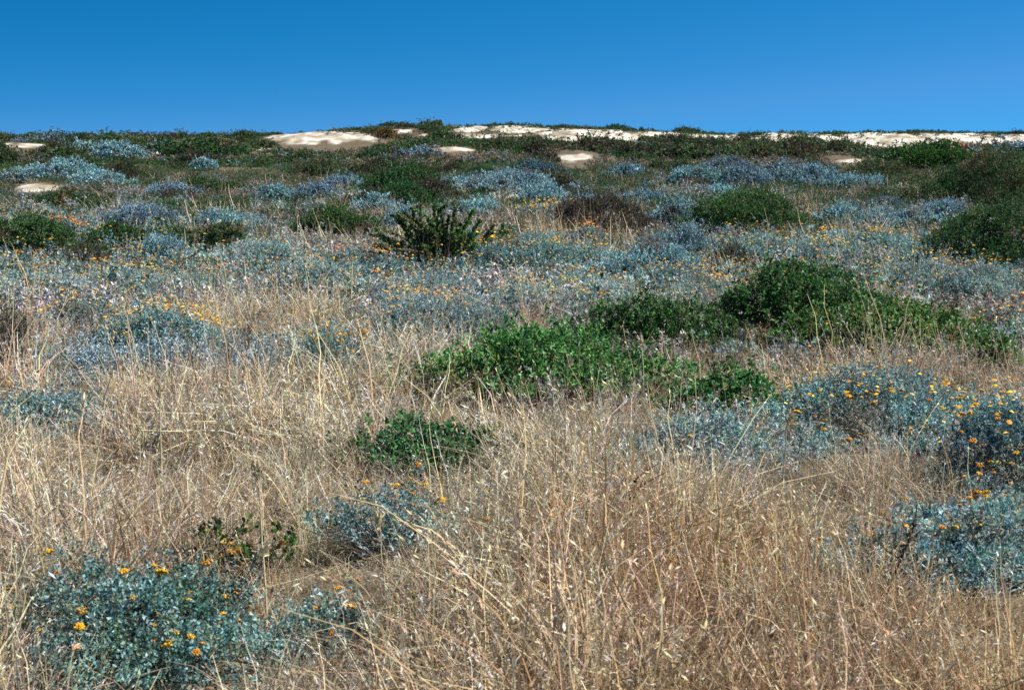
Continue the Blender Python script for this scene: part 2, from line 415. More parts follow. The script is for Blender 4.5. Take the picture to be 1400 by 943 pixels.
def bush_meshes(kind, w, d, h, px, cols=None, flowers=0, dense=1.0, far=False):
    """returns {'foliage': mesh, 'stem': mesh, 'bloom': positions}; px = metres per pixel where it stands"""
    area = math.pi * w * d / 4 + (w + d) * 1.5 * h * .8
    out = {}
    fm, sm = MB(), MB()
    if kind in ('flower', 'silver', 'green', 'scrub'):
        spec = dict(flower=(.016, .0082, TEAL, 10, .06, .95, .6, .5, [(.26, .34, .34), (.16, .16, .13)]),
                    silver=(.022, .011, SILV, 12, .08, .8, .75, .7, [(.30, .36, .36), (.12, .10, .08)]),
                    green=(.028, .016, GREEN, 12, .075, .85, .38, .22, [(.10, .065, .045), (.14, .10, .07)]),
                    scrub=(.03, .014, OLIVE, 9, .10, .9, .6, .6, [(.09, .07, .055)]))[kind]
        L, W, cl, per, sl, sp, flat, up, sc = spec
        cl = cols or cl
        g = max(1.0, 1.5 * px / L)                 # larger leaves where one would be under a pixel
        L *= g; W *= g
        cov = dict(flower=1.8, silver=2.1, green=1.8, scrub=2.0)[kind] * dense
        n = int(cov * area / (.5 * L * W) / per) + 20
        n = min(n, 5000)
        k = int(np.clip(16 + area * 11, 16, 52))
        P, u, i, c, r = shoots(w, d, h, n, k, flat, fall=.40 if kind == 'green' else .42, under=.28 if kind == 'green' else .16 if kind == 'flower' else .08)
        tips = foliage(fm, P, u, L, W, cl, per, max(sl, L * 1.6), sp, up=up, lump=i)
        stem_mesh(sm, P, h, w, 40 if far else 110, sc, max(.005, px * .35))
        if kind == 'green':
            m = 46
            j = rng.integers(0, len(P), m)
            A_ = P[j]; D_ = norm(u[j] + np.array([0, 0, .5]) + rng.normal(0, .5, (m, 3)))
            t = np.linspace(-1, 1, 4)[None, :, None]
            pts = A_[:, None] + D_[:, None] * t * rng.uniform(.06, .2, (m, 1, 1)) + rng.normal(0, .01, (m, 4, 3))
            tubes(sm, pts, max(.0028, px * .4), max(.0012, px * .2), pal([(.24, .18, .14), (.34, .29, .24), (.15, .10, .08)], m))
        if kind == 'flower' and not far:
            m = 14
            a = rng.random(m) * 6.283; q = rng.uniform(.7, 1.15, m)
            E = np.stack([np.cos(a) * w * .52 * q, np.sin(a) * d * .52 * q, h * rng.uniform(.15, .75, m)], -1)
            t = np.linspace(0, 1, 9)[None, :, None]
            Md = E * .6; Md[:, 2] = h * rng.uniform(.2, .6, m)
            pts = 2 * t * (1 - t) * Md[:, None] + t ** 2 * E[:, None] + rng.normal(0, .006, (m, 9, 3)) * t
            tubes(sm, pts, max(.0022, px * .35), .0015, pal([(.42, .55, .58), (.5, .56, .54), (.36, .40, .38)], m))
        if flowers:
            ok = np.where(u[:, 2] > .35)[0]
            lw = rng.random(k) ** 2 + .05
            pr = lw[i[ok]]; pr /= pr.sum()
            sel = rng.choice(ok, min(flowers, len(ok)), replace=False, p=pr)
            out['bloom'] = tips[sel] + np.array([0, 0, .035 + L * .9])
    elif kind == 'brown':
        P, u, i, c, r = shoots(w, d, h, int(260 * area) + 60, 14, .7)
        # wiry twigs
        m = len(P)
        D = norm(u + np.array([0, 0, .9]) + rng.normal(0, .5, (m, 3)))
        t = np.linspace(0, 1, 4)[None, :, None]
        Lt = rng.uniform(.08, .22, (m, 1, 1)) * max(.7, h * 2)
        pts = P[:, None] - D[:, None] * Lt * .5 + D[:, None] * Lt * t + (rng.normal(0, .02, (m, 1, 3)) * t * t)
        tubes(sm, pts, max(.0016, px * .22), .0008, pal(cols or [(.16, .12, .095), (.10, .075, .06), (.24, .20, .17)], m))
        stem_mesh(sm, P, h, w, 90, [(.10, .075, .06), (.16, .13, .11)], .006)
        L = .016 * max(1, 1.6 * px / .016)
        foliage(fm, P, u, L, L * .5, BROWN, 12, .1, .9)
    elif kind == 'arch':
        n = 95
        th = rng.random(n) * 2 * math.pi
        reach = rng.uniform(.15, 1.0, n)
        th2 = th + rng.normal(0, .5, n)
        E = np.stack([np.cos(th2) * w * .66 * reach, np.sin(th2) * d * .5 * reach, h * (1.02 - .62 * reach ** 1.6) * rng.uniform(.5, 1.08, n)], -1)
        b0 = rng.uniform(.05, .35, n)
        B = np.stack([np.cos(th) * b0 * w * .5, np.sin(th) * b0 * d * .5, np.zeros(n)], -1)
        mid = B * .5 + E * .5; mid[:, 2] = E[:, 2] * rng.uniform(.5, .95, n); mid[:, :2] += rng.normal(0, .08 * w, (n, 2))
        t = np.linspace(0, 1, 8)[None, :, None]
        pts = (1 - t) ** 2 * B[:, None] + 2 * t * (1 - t) * mid[:, None] + t ** 2 * E[:, None]
        tubes(sm, pts, .012, .004, pal([(.11, .075, .055), (.08, .06, .045)], n))
        per = 200
        tt = (1 - rng.random((n, per)) ** 1.3 * .72)[..., None]
        Q = (1 - tt) ** 2 * B[:, None] + 2 * tt * (1 - tt) * mid[:, None] + tt ** 2 * E[:, None]
        T = norm(2 * (1 - tt) * (mid - B)[:, None] + 2 * tt * (E - mid)[:, None])
        ld = norm(T * .9 + rng.normal(0, .62, (n, per, 3)))
        cs = np.repeat(pal(cols or DKGREEN + GREEN[:2] + BROWN[:1], n, .2)[:, None], per, 1) * (1 + rng.normal(0, .2, (n, per, 1)))
        leaf_quads(fm, Q.reshape(-1, 3), ld.reshape(-1, 3), .05, .022, np.clip(cs, .004, 1).reshape(-1, 3))
        # brown thicket low inside
        m = 260
        a = rng.random(m) * 6.283; q = rng.random(m) * w * .4
        S = np.stack([np.cos(a) * q, np.sin(a) * q, np.zeros(m)], -1)
        Ee = S * 1.25 + np.stack([rng.normal(0, .06, m), rng.normal(0, .06, m), rng.uniform(.25, .6, m) * h], -1)
        pts = S[:, None] * (1 - np.linspace(0, 1, 4)[None, :, None]) + Ee[:, None] * np.linspace(0, 1, 4)[None, :, None]
        tubes(sm, pts, .005, .002, pal([(.15, .11, .09), (.10, .07, .055)], m))
    out['foliage'] = fm.build('foliage', M_SILVER if kind == 'silver' else M_LEAF)
    out['stem'] = sm.build('stem', M_TWIG)
    return out

def obj(name, me, parent=None, **kw):
    o = bpy.data.objects.new(name, me); COL.objects.link(o)
    if parent is not None: o.parent = parent
    for k, v in kw.items(): o[k] = v
    return o

FOOT = []            # footprints (x, y, rx, ry) where grass stays out
NAMES = dict(flower='flowering_bush', silver='silver_bush', green='green_bush', brown='twiggy_bush', arch='arching_bush', scrub='scrub_bush')

def place_bush(kind, cx, base, wpx, hpx, label, group=None, cols=None, flowers=0, heads=0, dense=1.0, deep=.8, cat='bush', name=None):
    x, y, z = unproject(cx, base)
    mpp = y / FPX
    w = wpx * mpp
    d = w * deep
    y2 = y + d * .36
    x2 = x * y2 / y
    w = w * y2 / y
    # height so that the top, standing over the foot, reaches the row it has in the photograph
    up = (471.5 - (base - hpx)) / FPX
    sl = (-math.sin(PITCH) + up * math.cos(PITCH)) / (math.cos(PITCH) + up * math.sin(PITCH))
    h = max(EYE + sl * y2 - float(height(x2, y2)), .35 * hpx * mpp)
    root = obj(name or NAMES[kind], None)
    root.empty_display_size = .2
    root.location = (x2, y2, float(height(x2, y2)) - .01)
    root.rotation_euler = (0, 0, 0)
    root['label'] = label; root['category'] = cat
    if group: root['group'] = group
    if kind == 'silver': h *= 1.08 if base > 300 else .98; w *= 1.04
    if kind == 'green' and y < 14: h *= .86; w *= 1.08
    if kind == 'flower' and y < 14: h = max(h - .035, .7 * h)
    m = bush_meshes(kind, w * 1.06, d, h, mpp * 1.37, cols, max(flowers, heads), dense)
    obj('foliage', m['foliage'], root); obj('stem', m['stem'], root)
    if 'bloom' in m:
        B = m['bloom']
        for p in B[:heads]:
            f = obj('flower_head', FLOWERS[rng.integers(4)], root)
            f.location = p; f.rotation_euler = (rng.normal(0, .3), rng.normal(0, .3), rng.random() * 6); f.scale = [rng.uniform(.55, 1.15)] * 3
        if len(B) > heads:
            mb = MB(); dots(mb, B[heads:] + np.array([0, 0, .02 if y < 11 else .05]), max(.012, mpp * 1.5))
            obj('flower_mass', mb.build('flower_mass', M_PETAL), root, kind='stuff')
    o = .66 if cx < 200 and base > 900 else 1.0 if base > 800 and cx > 1300 else .45 if dense < .35 else .86 if kind == 'flower' else 1.06
    FOOT.append((x2, y2, w * .5 * o, d * .5 * o))
    return root

G_F = 'blue-grey bushes with orange flowers'
G_G = 'green leafy bushes in the field'
G_S = 'silver-blue bushes on the slope'
TG = [(.15, .28, .27), (.25, .39, .38), (.36, .48, .47), (.10, .19, .15)]
# ---- foreground and middle field, one line per plant: photo x, photo y of its foot, width, height
place_bush('flower', 195, 968, 430, 200, 'teal orange-flowered bush in the dry grass at the bottom left corner', G_F, None, 60, 60, .75, .9)
place_bush('flower', 470, 900, 120, 84, 'sparse teal sprig with orange heads just right of the bottom left bush', G_F, None, 6, 6, .22)
place_bush('flower', 530, 775, 220, 120, 'thin teal clump with few orange heads below the small green bush', G_F, None, 16, 16, .26)
place_bush('green', 325, 800, 130, 84, 'small dark green weedy clump in grass above the bottom left bush', G_G, [(.05, .12, .03), (.10, .16, .04), (.03, .07, .02), (.35, .22, .05)], 0, 0, .3)
place_bush('green', 592, 656, 215, 86, 'small dark green bush in dry grass below the large central green bush', G_G, [(.055, .15, .05), (.08, .20, .065), (.04, .11, .035), (.11, .24, .08)], 0, 0, .65)
place_bush('green', 740, 560, 310, 122, 'largest bright green dense bush at the centre of the field', G_G)
place_bush('green', 1000, 597, 165, 98, 'small loose green bush right of the central green bush above grey flowering mound', G_G, GREEN, 0, 0, .85)
place_bush('green', 893, 494, 190, 98, 'dark green bush behind and right of the central green bush', G_G, DKGREEN + GREEN[:1])
place_bush('green', 1095, 476, 225, 130, 'tall dark green bush behind the bright green bush on the right', G_G, DKGREEN + GREEN[:2])
place_bush('green', 1200, 504, 265, 104, 'wide bright green bush over pale dry stems on the right', G_G, GREEN + [(.07, .17, .04)])
place_bush('green', 1345, 520, 110, 66, 'thin trailing green bush at the right end of the wide green bush', G_G, GREEN, 0, 0, .55)
place_bush('flower', 1225, 622, 370, 128, 'wide blue-green bush full of orange heads right of the grey mound', G_F, BLUE + TEAL[:3], 260, 90, .75)
place_bush('flower', 1372, 690, 210, 150, 'tall blue bush with orange heads at the right edge in the foreground', G_F, BLUE + TEAL[:2], 130, 60, .8)
place_bush('flower', 948, 668, 225, 104, 'grey mound with dark underside and few orange heads below small green bush', G_F, GREYB + TG, 12, 12, .8)
place_bush('flower', 1330, 832, 330, 150, 'blue-leaved orange-flowered bush in dry grass at lower right edge', G_F, BLUE + TEAL[:2], 60, 60, .75)
place_bush('flower', 70, 604, 210, 72, 'low teal mat at the left edge with few orange heads', G_F, TEAL + BLUE, 10, 10, .9)
place_bush('silver', 175, 524, 190, 58, 'pale silvery low plant between dry grass and orange-flowered bush on left', G_S, [(.34, .48, .52), (.44, .56, .58), (.26, .38, .42)], 0, 0, .6)
place_bush('silver', 350, 520, 130, 40, 'pale silvery sprawl in dry grass left of the dark-bottomed flowering bush', G_S, [(.34, .46, .52), (.44, .54, .58), (.26, .36, .42)], 0, 0, .45)
place_bush('flower', 225, 498, 185, 78, 'bush thick with orange heads on the left in front of grey carpet', G_F, TEAL[:2] + TG, 330, 0, .9)
place_bush('flower', 105, 458, 130, 48, 'small orange-flowered bush upper left of the thickly flowered bush', G_F, TG, 140, 0, .9)
place_bush('flower', 465, 528, 160, 76, 'orange-flowered bush with dark underside left of the central green bush', G_F, TEAL + TG, 140, 60, .9)
place_bush('brown', 2, 525, 110, 100, 'brown wiry bush cut by the left edge', None)
place_bush('flower', 60, 520, 130, 46, 'grey-green sprawl with few flowers by the brown wiry bush at the left edge', G_F, GREYB + TG, 30, 0, .5)
place_bush('flower', 640, 640, 110, 40, 'faint thin grey-blue sprig right of the small dark green bush', G_F, GREYB + TG, 4, 4, .25)
place_bush('flower', 1095, 640, 150, 64, 'grey-blue sprawl joining the grey mound and the wide right bush', G_F, GREYB + BLUE, 14, 14, .4)
place_bush('flower', 1120, 800, 110, 40, 'thin teal runners in grass left of the lower right blue bush', G_F, BLUE, 3, 3, .2)
# ---- blue-grey carpet plants of the middle field
carp = 'blue-grey carpet plants of the middle field'
for cx, b, w, h, fl, lab in [
    (600, 478, 210, 76, 70, 'grey-blue flowered mat touching upper left of the central green bush'),
    (560, 450, 140, 50, 40, 'grey-blue mat above the dark-bottomed flowering bush'),
    (700, 440, 180, 52, 60, 'grey-blue mat directly above the central green bush'),
    (800, 425, 170, 46, 60, 'grey-blue mat upper left of the dark green bush'),
    (590, 420, 190, 44, 40, 'grey-lilac mat below the arching bush'),
    (430, 392, 170, 34, 40, 'lilac-grey mat left of the arching bush in mid field'),
    (255, 420, 150, 44, 40, 'grey-blue mat above the thickly flowered left bush'),
    (180, 408, 170, 40, 70, 'grey mat speckled orange in front of the left green bushes'),
    (50, 415, 150, 42, 60, 'grey mat speckled orange at the left edge of mid field'),
    (960, 430, 150, 46, 60, 'grey mat speckled orange between the two dark green bushes'),
    (930, 402, 150, 36, 60, 'orange-speckled grey mat in front of the teal dome'),
    (1340, 425, 160, 62, 60, 'blue-grey mat at right edge below the dark right-edge bush'),
    (1260, 400, 150, 46, 40, 'blue-grey mat right of the tall dark green bush'),
    (1370, 480, 110, 52, 30, 'pale blue-grey mat at right edge above the trailing green bush'),
    (1060, 365, 190, 44, 120, 'bright orange-flowered bush below the green bush on right slope'),
    (1190, 355, 170, 38, 80, 'orange-speckled grey bush right of the bright orange-flowered bush'),
    (1285, 350, 120, 34, 50, 'orange-speckled grey bush left of the dark right-edge bush'),
    (735, 380, 170, 64, 130, 'round grey mound topped with orange right of the arching bush'),
    (800, 340, 70, 26, 30, 'small orange-topped mound in front of the dark brown thicket'),
    (490, 378, 100, 34, 60, 'small orange-topped mat lower left of the arching bush'),
    (370, 372, 150, 42, 40, 'grey bush speckled orange behind lilac-grey mat on left'),
    (85, 338, 70, 32, 70, 'orange-topped bush between the left green bushes'),
    (760, 300, 100, 22, 60, 'small yellow-topped patch beside bare sand spot at mid slope'),
    (620, 300, 80, 24, 0, 'grey mat behind the arching bush on the slope'),
    ]:
    c = (GREYB * 2 + BLUE) if 'lilac' in lab or 'grey' in lab.split()[0] else TG
    place_bush('flower', cx, b, w, h, lab, carp, c, int(fl * 2.4), 0, .8)
# ---- slope bushes named one by one
place_bush('arch', 612, 374, 190, 98, 'dark spiky bush with arching branches left of centre', None, [(.08, .15, .04), (.12, .20, .06), (.15, .15, .07), (.07, .11, .035)])
for cx, b, w, h, lab in [
    (888, 394, 125, 58, 'teal dome on the middle slope, front of the three stacked blue bushes'),
    (930, 360, 84, 46, 'teal bush in the middle of the three stacked blue bushes'),
    (932, 320, 82, 44, 'palest blue bush, rearmost of the three stacked blue bushes'),
    (222, 367, 64, 40, 'small spiky blue bush between left green bushes'),
    (190, 320, 112, 36, 'long teal bush behind the left green bushes'),
    (300, 322, 70, 30, 'pale blue bush right of the long teal bush'),
    (515, 296, 56, 30, 'blue dome left of the arching bush, upper of two'),
    (560, 318, 60, 32, 'blue tuft right against the top of the arching bush'),
    (655, 300, 66, 28, 'pale blue tuft right of the top of the arching bush'),
    (700, 263, 120, 32, 'wide pale blue bush below the white sand spot at centre'),
    (742, 280, 70, 26, 'blue bush just below the wide pale blue bush'),
    (620, 262, 50, 20, 'small blue bush left of the wide pale blue bush'),
    (470, 262, 60, 22, 'small blue bush above the square green bush'),
    (430, 272, 66, 22, 'low blue bush upper left of the square green bush'),
    (375, 280, 60, 26, 'blue dome on the left middle slope beside a sand fleck'),
    (235, 272, 70, 22, 'low grey-blue bush on the left middle slope'),
    (85, 246, 84, 30, 'dark blue bush on the upper left slope right of sand patch'),
    (130, 256, 90, 22, 'long blue bush below the dark blue bush on upper left slope'),
    (22, 252, 40, 20, 'small blue bush beside sand patch at the left edge'),
    (160, 220, 70, 26, 'grey-blue bush near the crest on the left'),
    (280, 234, 36, 18, 'small dark dome with pale top on the upper left slope'),
    (115, 208, 46, 14, 'tiny blue bush below the left skyline'),
    (860, 242, 50, 18, 'small blue bush right of the wide pale blue bush'),
    (950, 258, 86, 32, 'blue bush at left end of the long right blue row'),
    (1020, 258, 70, 30, 'second blue bush from the left of the long right blue row'),
    (1100, 256, 90, 30, 'tallest blue bush of the long right blue row'),
    (1170, 260, 80, 22, 'blue bush at right end of the long right blue row'),
    (980, 272, 60, 18, 'small pale blue bush below the long right blue row'),
    (1150, 312, 70, 30, 'blue bush left end of the lower right blue row'),
    (1205, 318, 80, 30, 'blue bush at centre of the lower right blue row'),
    (1262, 318, 66, 30, 'greyish blue bush right end of the lower right blue row'),
    (1050, 300, 40, 16, 'tiny blue bush above the round green bush on right slope'),
    (880, 280, 60, 18, 'low blue bush above the dark brown thicket'),
    (800, 283, 50, 16, 'little blue bush left above the dark brown thicket'),
    (1290, 300, 60, 24, 'dull blue bush below the dark feathery thicket'),
    (340, 316, 50, 20, 'small blue bush left of the square green bush'),
    (10, 360, 50, 22, 'teal bush at left edge below green thicket'),
    ]:
    place_bush('silver', cx, b, w, h, lab, G_S, None if (cx * 7 + b) % 3 else [(.22, .34, .38), (.30, .42, .46), (.16, .25, .29)])
for kind, cx, b, w, h, cl, lab in [
    ('scrub', 1352, 208, 100, 8, [(.22, .07, .04), (.30, .11, .06), (.16, .08, .05)], 'rust-red low mat on the right sand bank'),
    ('scrub', 527, 190, 34, 12, [(.20, .10, .035), (.08, .09, .03), (.26, .13, .04), (.07, .08, .03)], 'rusty orange bush on the crest beside the left sand bank'),
    ('brown', 820, 324, 165, 56, None, 'dark brown thicket on the slope left of the palest blue bush'),
    ('green', 1030, 328, 150, 66, DKGREEN + GREEN[:1], 'round green bush on right slope behind the bright orange flowers'),
    ('scrub', 1358, 380, 180, 104, DKGREEN, 'large dark bush cut by the right edge in mid slope'),
    ('green', 1285, 248, 140, 56, [(.04, .13, .025), (.055, .16, .03), (.03, .09, .02)], 'large vivid green bush below sand at upper right'),
    ('scrub', 1322, 282, 110, 60, DKGREEN, 'dark bush between the vivid green bush and the dark feathery thicket'),
    ('scrub', 1368, 300, 140, 100, DKGREEN + OLIVE, 'tall dark feathery thicket at right edge below vivid green bush'),
    ('green', 455, 336, 120, 54, GREEN[:3] + DKGREEN, 'square green bush left of the arching bush'),
    ('green', 238, 346, 90, 34, DKGREEN + OLIVE, 'low dark green bush between small spiky blue bush and green bush left of centre'),
    ('green', 40, 362, 150, 64, DKGREEN + GREEN[:1], 'wide green thicket at the left edge of mid slope'),
    ('green', 160, 350, 90, 44, DKGREEN + GREEN[:1], 'green bush right of the wide left-edge thicket'),
    ('green', 300, 352, 110, 44, DKGREEN + OLIVE, 'green bush with pale dry stems right of small spiky blue bush'),
    ('brown', 120, 370, 90, 34, None, 'low dark grey twiggy bush in front of left green bushes'),
    ('brown', 590, 278, 90, 30, None, 'brown thicket upper left of the wide pale blue bush'),
    ('brown', 1000, 368, 70, 36, None, 'dark wiry bush left of the bright orange-flowered bush'),
    ('brown', 400, 425, 90, 40, None, 'dark wiry grey bush in the pale grass at left of mid field'),
    ]:
    place_bush(kind, cx, b, w, h, lab, G_G if kind == 'green' else None, cl)

# ------------------------------------------------------------------ hillside scrub, individual bushes
VAR = {}
for kname, kind, cl in [('olive', 'scrub', OLIVE), ('dark green', 'scrub', DKGREEN), ('brown', 'scrub', BROWN + OLIVE[:1]), ('grey-blue', 'silver', [(.17, .26, .28), (.24, .34, .37), (.12, .19, .2)])]:
    for band, px in (('near', .028), ('far', .06)):
        for v in range(5):
            m = bush_meshes(kind, 1.9, 1.2, (.6, .5, .42, .55, .36)[v], px, cl, 0, .85, True)
            VAR[kname, band, v] = m

def zone(px, y):
    if y > 124:
        return ('on the skyline at the far left' if px < 370 else 'on the middle skyline above sand' if px < 900 else 'on the right skyline above sand')
    if y > 82:
        return ('on the upper left slope' if px < 370 else 'below the middle sand bank' if px < 900 else 'below the right sand bank')
    return ('on the middle slope at left' if px < 370 else 'behind the arching bush' if px < 900 else 'around the right blue rows')

def far_bush(x, y, kname, s):
    z = float(height(x, y))
    px, py, _ = project(x, y, z)
    m = VAR[kname, 'near' if y < 60 else 'far', int(rng.integers(5))]
    root = obj('scrub_bush', None); root.empty_display_size = .2
    root.location = (x, y, z - .03)
    root.rotation_euler = (0, 0, rng.normal(0, .5) + (math.pi if rng.random() < .5 else 0))
    root.scale = (s * rng.uniform(.8, 1.4), s * rng.uniform(.8, 1.3), min(s, 1.2) * rng.uniform(.9, 1.4) * (.75 if y > 122 else 1))
    zl = zone(float(px), y)
    root['label'] = f'low {kname} bush in dense scrub {zl}'
    root['category'] = 'bush'; root['group'] = f'{kname} scrub {zl}'
    obj('foliage', m['foliage'], root)
    if y < 60: obj('stem', m['stem'], root)

nfar = 0
tries = 0
while nfar < 285 and tries < 20000:
    tries += 1
    y = 30 + 106 * rng.random() ** .75
    px = rng.uniform(-40, 1440)
    x = (px - 700) / FPX * y
    z = height(x, y)
    ppx, ppy, _ = project(x, y, z)
    sm = float(sand_mask(np.array([ppx]), np.array([ppy]), np.array([x]), np.array([y]))[0])
    if sm > .25 or any(clear_front(ppx, ppy - q) for q in (0, 7, 13)): continue
    if any(((x - fx) / (rx + .5)) ** 2 + ((y - fy) / (ry + .5)) ** 2 < 1 for fx, fy, rx, ry in FOOT): continue
    q = fbm(np.array([x * .11 + 7]), np.array([y * .11]))[0]
    r = rng.random()
    k = 'grey-blue' if (r < .09 and y < 110) else 'brown' if r < .28 else 'dark green' if q + rng.normal(0, .08) > .52 else 'olive'
    s = rng.choice([.55, .75, 1.0, 1.4, 1.8], p=[.2, .3, .28, .16, .06]) * rng.uniform(.85, 1.15) * (1.15 if y > 75 else .9) * (.62 if 110 < y < 124 and px > 560 else 1)
    far_bush(float(x), float(y), k, s)
    FOOT.append((float(x), float(y), .5 * s, .45 * s)) if y < 60 else None
    nfar += 1

# ------------------------------------------------------------------ uncountable ground cover, one mesh each
def scatter(name, protos, P, yaw, scl, idx, tilt=.12, mat=None, vary=.18, tint=None):
    Vs, Cs, Fs, n0 = [], [], [], 0
    for k, mb in enumerate(protos):
        sel = np.where(idx == k)[0]
        if not len(sel): continue
        V = np.concatenate(mb.V); C = np.concatenate(mb.C)
        F = [f for f in mb.F]
        F = np.concatenate([f if f.shape[1] == 4 else np.concatenate([f, f[:, 2:]], 1) for f in F])
        c, s_ = np.cos(yaw[sel])[:, None], np.sin(yaw[sel])[:, None]
        X = V[None] * scl[sel][:, None]
        tx, ty = rng.normal(0, tilt, (2, len(sel), 1))
        x, y, z = X[..., 0], X[..., 1], X[..., 2]
        x, y = x * c - y * s_ + z * tx, x * s_ + y * c + z * ty
        W = np.stack([x, y, z], -1) + P[sel][:, None]
        b = np.clip(1 + rng.normal(0, vary, (len(sel), 1, 1)), .5, 1.6) * (1 + rng.normal(0, .04, (len(sel), 1, 3)))
        if tint is not None: b = b * tint[sel][:, None]
        Vs.append(W.reshape(-1, 3).astype(np.float32)); Cs.append(np.clip(C[None] * b, .003, .88).reshape(-1, 3).astype(np.float32))
        Fs.append((F[None] + (np.arange(len(sel)) * len(V))[:, None, None] + n0).reshape(-1, 4).astype(np.int32))
        n0 += len(sel) * len(V)
    V = np.concatenate(Vs); C = np.concatenate(Cs); F = np.concatenate(Fs)
    tri = F[:, 2] == F[:, 3]
    tot = np.where(tri, 3, 4)
    keep = np.ones(F.shape, bool); keep[tri, 3] = False
    loops = F[keep]
    st = np.concatenate([[0], np.cumsum(tot)[:-1]])
    print(name, 'instances', len(P), 'faces', len(F))
    o = obj(name, mesh_from(name, V, loops, st, tot, C, mat)); o['kind'] = 'stuff'
    return o

def blades(mb, n, rad, hmin, hmax, wid, cols, lean=.35, curve=.4, heads=.3, seg=5, base_dark=.55, hsize=1.0, lay=0.0):
    a = rng.random(n) * 6.283; r = np.sqrt(rng.random(n)) * rad
    B = np.stack([np.cos(a) * r, np.sin(a) * r, np.full(n, -.02)], -1)
    h = rng.uniform(hmin, hmax, n)
    az = rng.random(n) * 6.283
    ln = np.abs(rng.normal(0, lean, n)) + lay * rng.random(n)
    dirh = np.stack([np.cos(az), np.sin(az), np.zeros(n)], -1)
    t = np.linspace(0, 1, seg)[None, :, None]
    cv = np.abs(rng.normal(0, curve, n))
    out = (ln[:, None, None] * t + cv[:, None, None] * t ** 2.5)
    up = t * (1 - .35 * np.minimum(1.6, cv)[:, None, None] * t ** 2) / np.sqrt(1 + (ln ** 2))[:, None, None]
    pts = B[:, None] + h[:, None, None] * (dirh[:, None] * out + np.array([0, 0, 1.]) * up)
    # small kinks
    pts = pts + rng.normal(0, .012, pts.shape) * t
    pts[..., 2] = np.maximum(pts[..., 2], .0)
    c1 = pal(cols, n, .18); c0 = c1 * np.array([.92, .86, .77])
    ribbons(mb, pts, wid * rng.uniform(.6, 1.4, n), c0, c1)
    k = np.where(rng.random(n) < heads)[0]
    if len(k):
        per = 6
        tip = pts[k, -1]; T = norm(pts[k, -1] - pts[k, -2])
        s = rng.random((len(k), per, 1)) * .09 * hsize
        Q = tip[:, None] - T[:, None] * s + rng.normal(0, .006 * hsize, (len(k), per, 3))
        D = norm(T[:, None] + rng.normal(0, .45, (len(k), per, 3)) + np.array([0, 0, -.25]))
        c = np.repeat(np.clip(c1[k] * np.array([1.3, 1.32, 1.42]), 0, .85)[:, None], per, 1) * (1 + rng.normal(0, .12, (len(k), per, 1)))
        ls = rng.uniform(.014, .026, len(k) * per) * hsize
        leaf_quads(mb, Q.reshape(-1, 3), D.reshape(-1, 3), ls, ls * .19, np.clip(c, .01, .85).reshape(-1, 3))

def grass_proto(lod, v):
    mb = MB()
    wid = (.0056, .0080, .0150)[lod]
    n = (46, 28, 12)[lod]; seg = (5, 4, 3)[lod]; hs = (.85, .95, 1.3)[lod]
    tall = [.1, 0, .14, .05, 0, .2, .06, .12][v % 8]
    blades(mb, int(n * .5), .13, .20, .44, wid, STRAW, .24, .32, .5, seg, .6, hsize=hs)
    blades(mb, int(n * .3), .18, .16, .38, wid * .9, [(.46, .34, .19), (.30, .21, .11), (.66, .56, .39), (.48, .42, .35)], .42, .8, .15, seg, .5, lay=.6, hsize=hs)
    blades(mb, int(n * .17), .20, .06, .22, wid * .9, [(.18, .12, .07), (.26, .18, .10), (.10, .07, .045), (.36, .31, .26)], .7, .7, 0, seg, .8, lay=1.0)
    if tall:
        blades(mb, 2 if lod else 3, .12, .42, .56 + tall, wid * 1.0, [(.78, .67, .43), (.72, .59, .35), (.64, .50, .28)], .2, .16, .6, 6 if lod < 2 else 4, .9, 1.2)
    if v % 8 == 3:
        blades(mb, n // 5, .14, .12, .28, wid * 1.3, [(.16, .24, .06), (.22, .28, .09), (.12, .18, .05)], .35, .5, 0, seg)
    if v % 8 == 6:
        blades(mb, n // 4, .16, .14, .30, wid, [(.38, .29, .23), (.44, .35, .28), (.32, .24, .19)], .5, .6, .6, seg, hsize=hs)
    return mb

GR = [grass_proto(l, v) for l in range(3) for v in range(8)]

# extra or missing grass by place (photo x, y, half width, half height, weight)
GB = [(400, 450, 90, 45, 1.4), (330, 470, 90, 45, 1.0), (50, 490, 100, 50, .9), (770, 345, 100, 34, 1.0), (860, 330, 40, 40, .8), (1200, 340, 90, 22, .6),
      (560, 345, 70, 40, .8), (1140, 480, 200, 40, .7), (960, 500, 60, 40, .8), (1300, 395, 80, 20, .5), (500, 300, 60, 20, .4), (1080, 300, 80, 30, .4),
      (1300, 450, 70, 25, .5), (300, 340, 100, 30, .4), (700, 320, 80, 30, .5), (500, 350, 40, 40, .7)]

def grass_density(px, py, x, y):
    d = sstep(470, 545, py) * 1.0
    for cx, cy, rx, ry, w in GB:
        d = np.maximum(d, w * np.clip(1.3 - ((px - cx) / rx) ** 2 - ((py - cy) / ry) ** 2, 0, 1))
    d = np.maximum(d, .24 * sstep(300, 350, py))
    d = np.maximum(d, .05)
    return d * np.clip(-.2 + 2.2 * fbm(x * 1.5, y * 1.5), .4, 1.2)

def foot_mask(x, y, shrink=.8):
    m = np.zeros(len(x), bool)
    for fx, fy, rx, ry in FOOT:
        m |= ((x - fx) / (rx * shrink)) ** 2 + ((y - fy) / (ry * shrink)) ** 2 < 1
    return m

def field(n, y0, y1, pw=1.0, margin=1.25):
    """points spread evenly over the wedge of ground in view (and a margin beside it)"""
    t = rng.random(n)
    y = np.sqrt(y0 ** 2 + (y1 ** 2 - y0 ** 2) * t)
    x = rng.uniform(-1, 1, n) * (.36 * margin * y + .6)
    return x, y

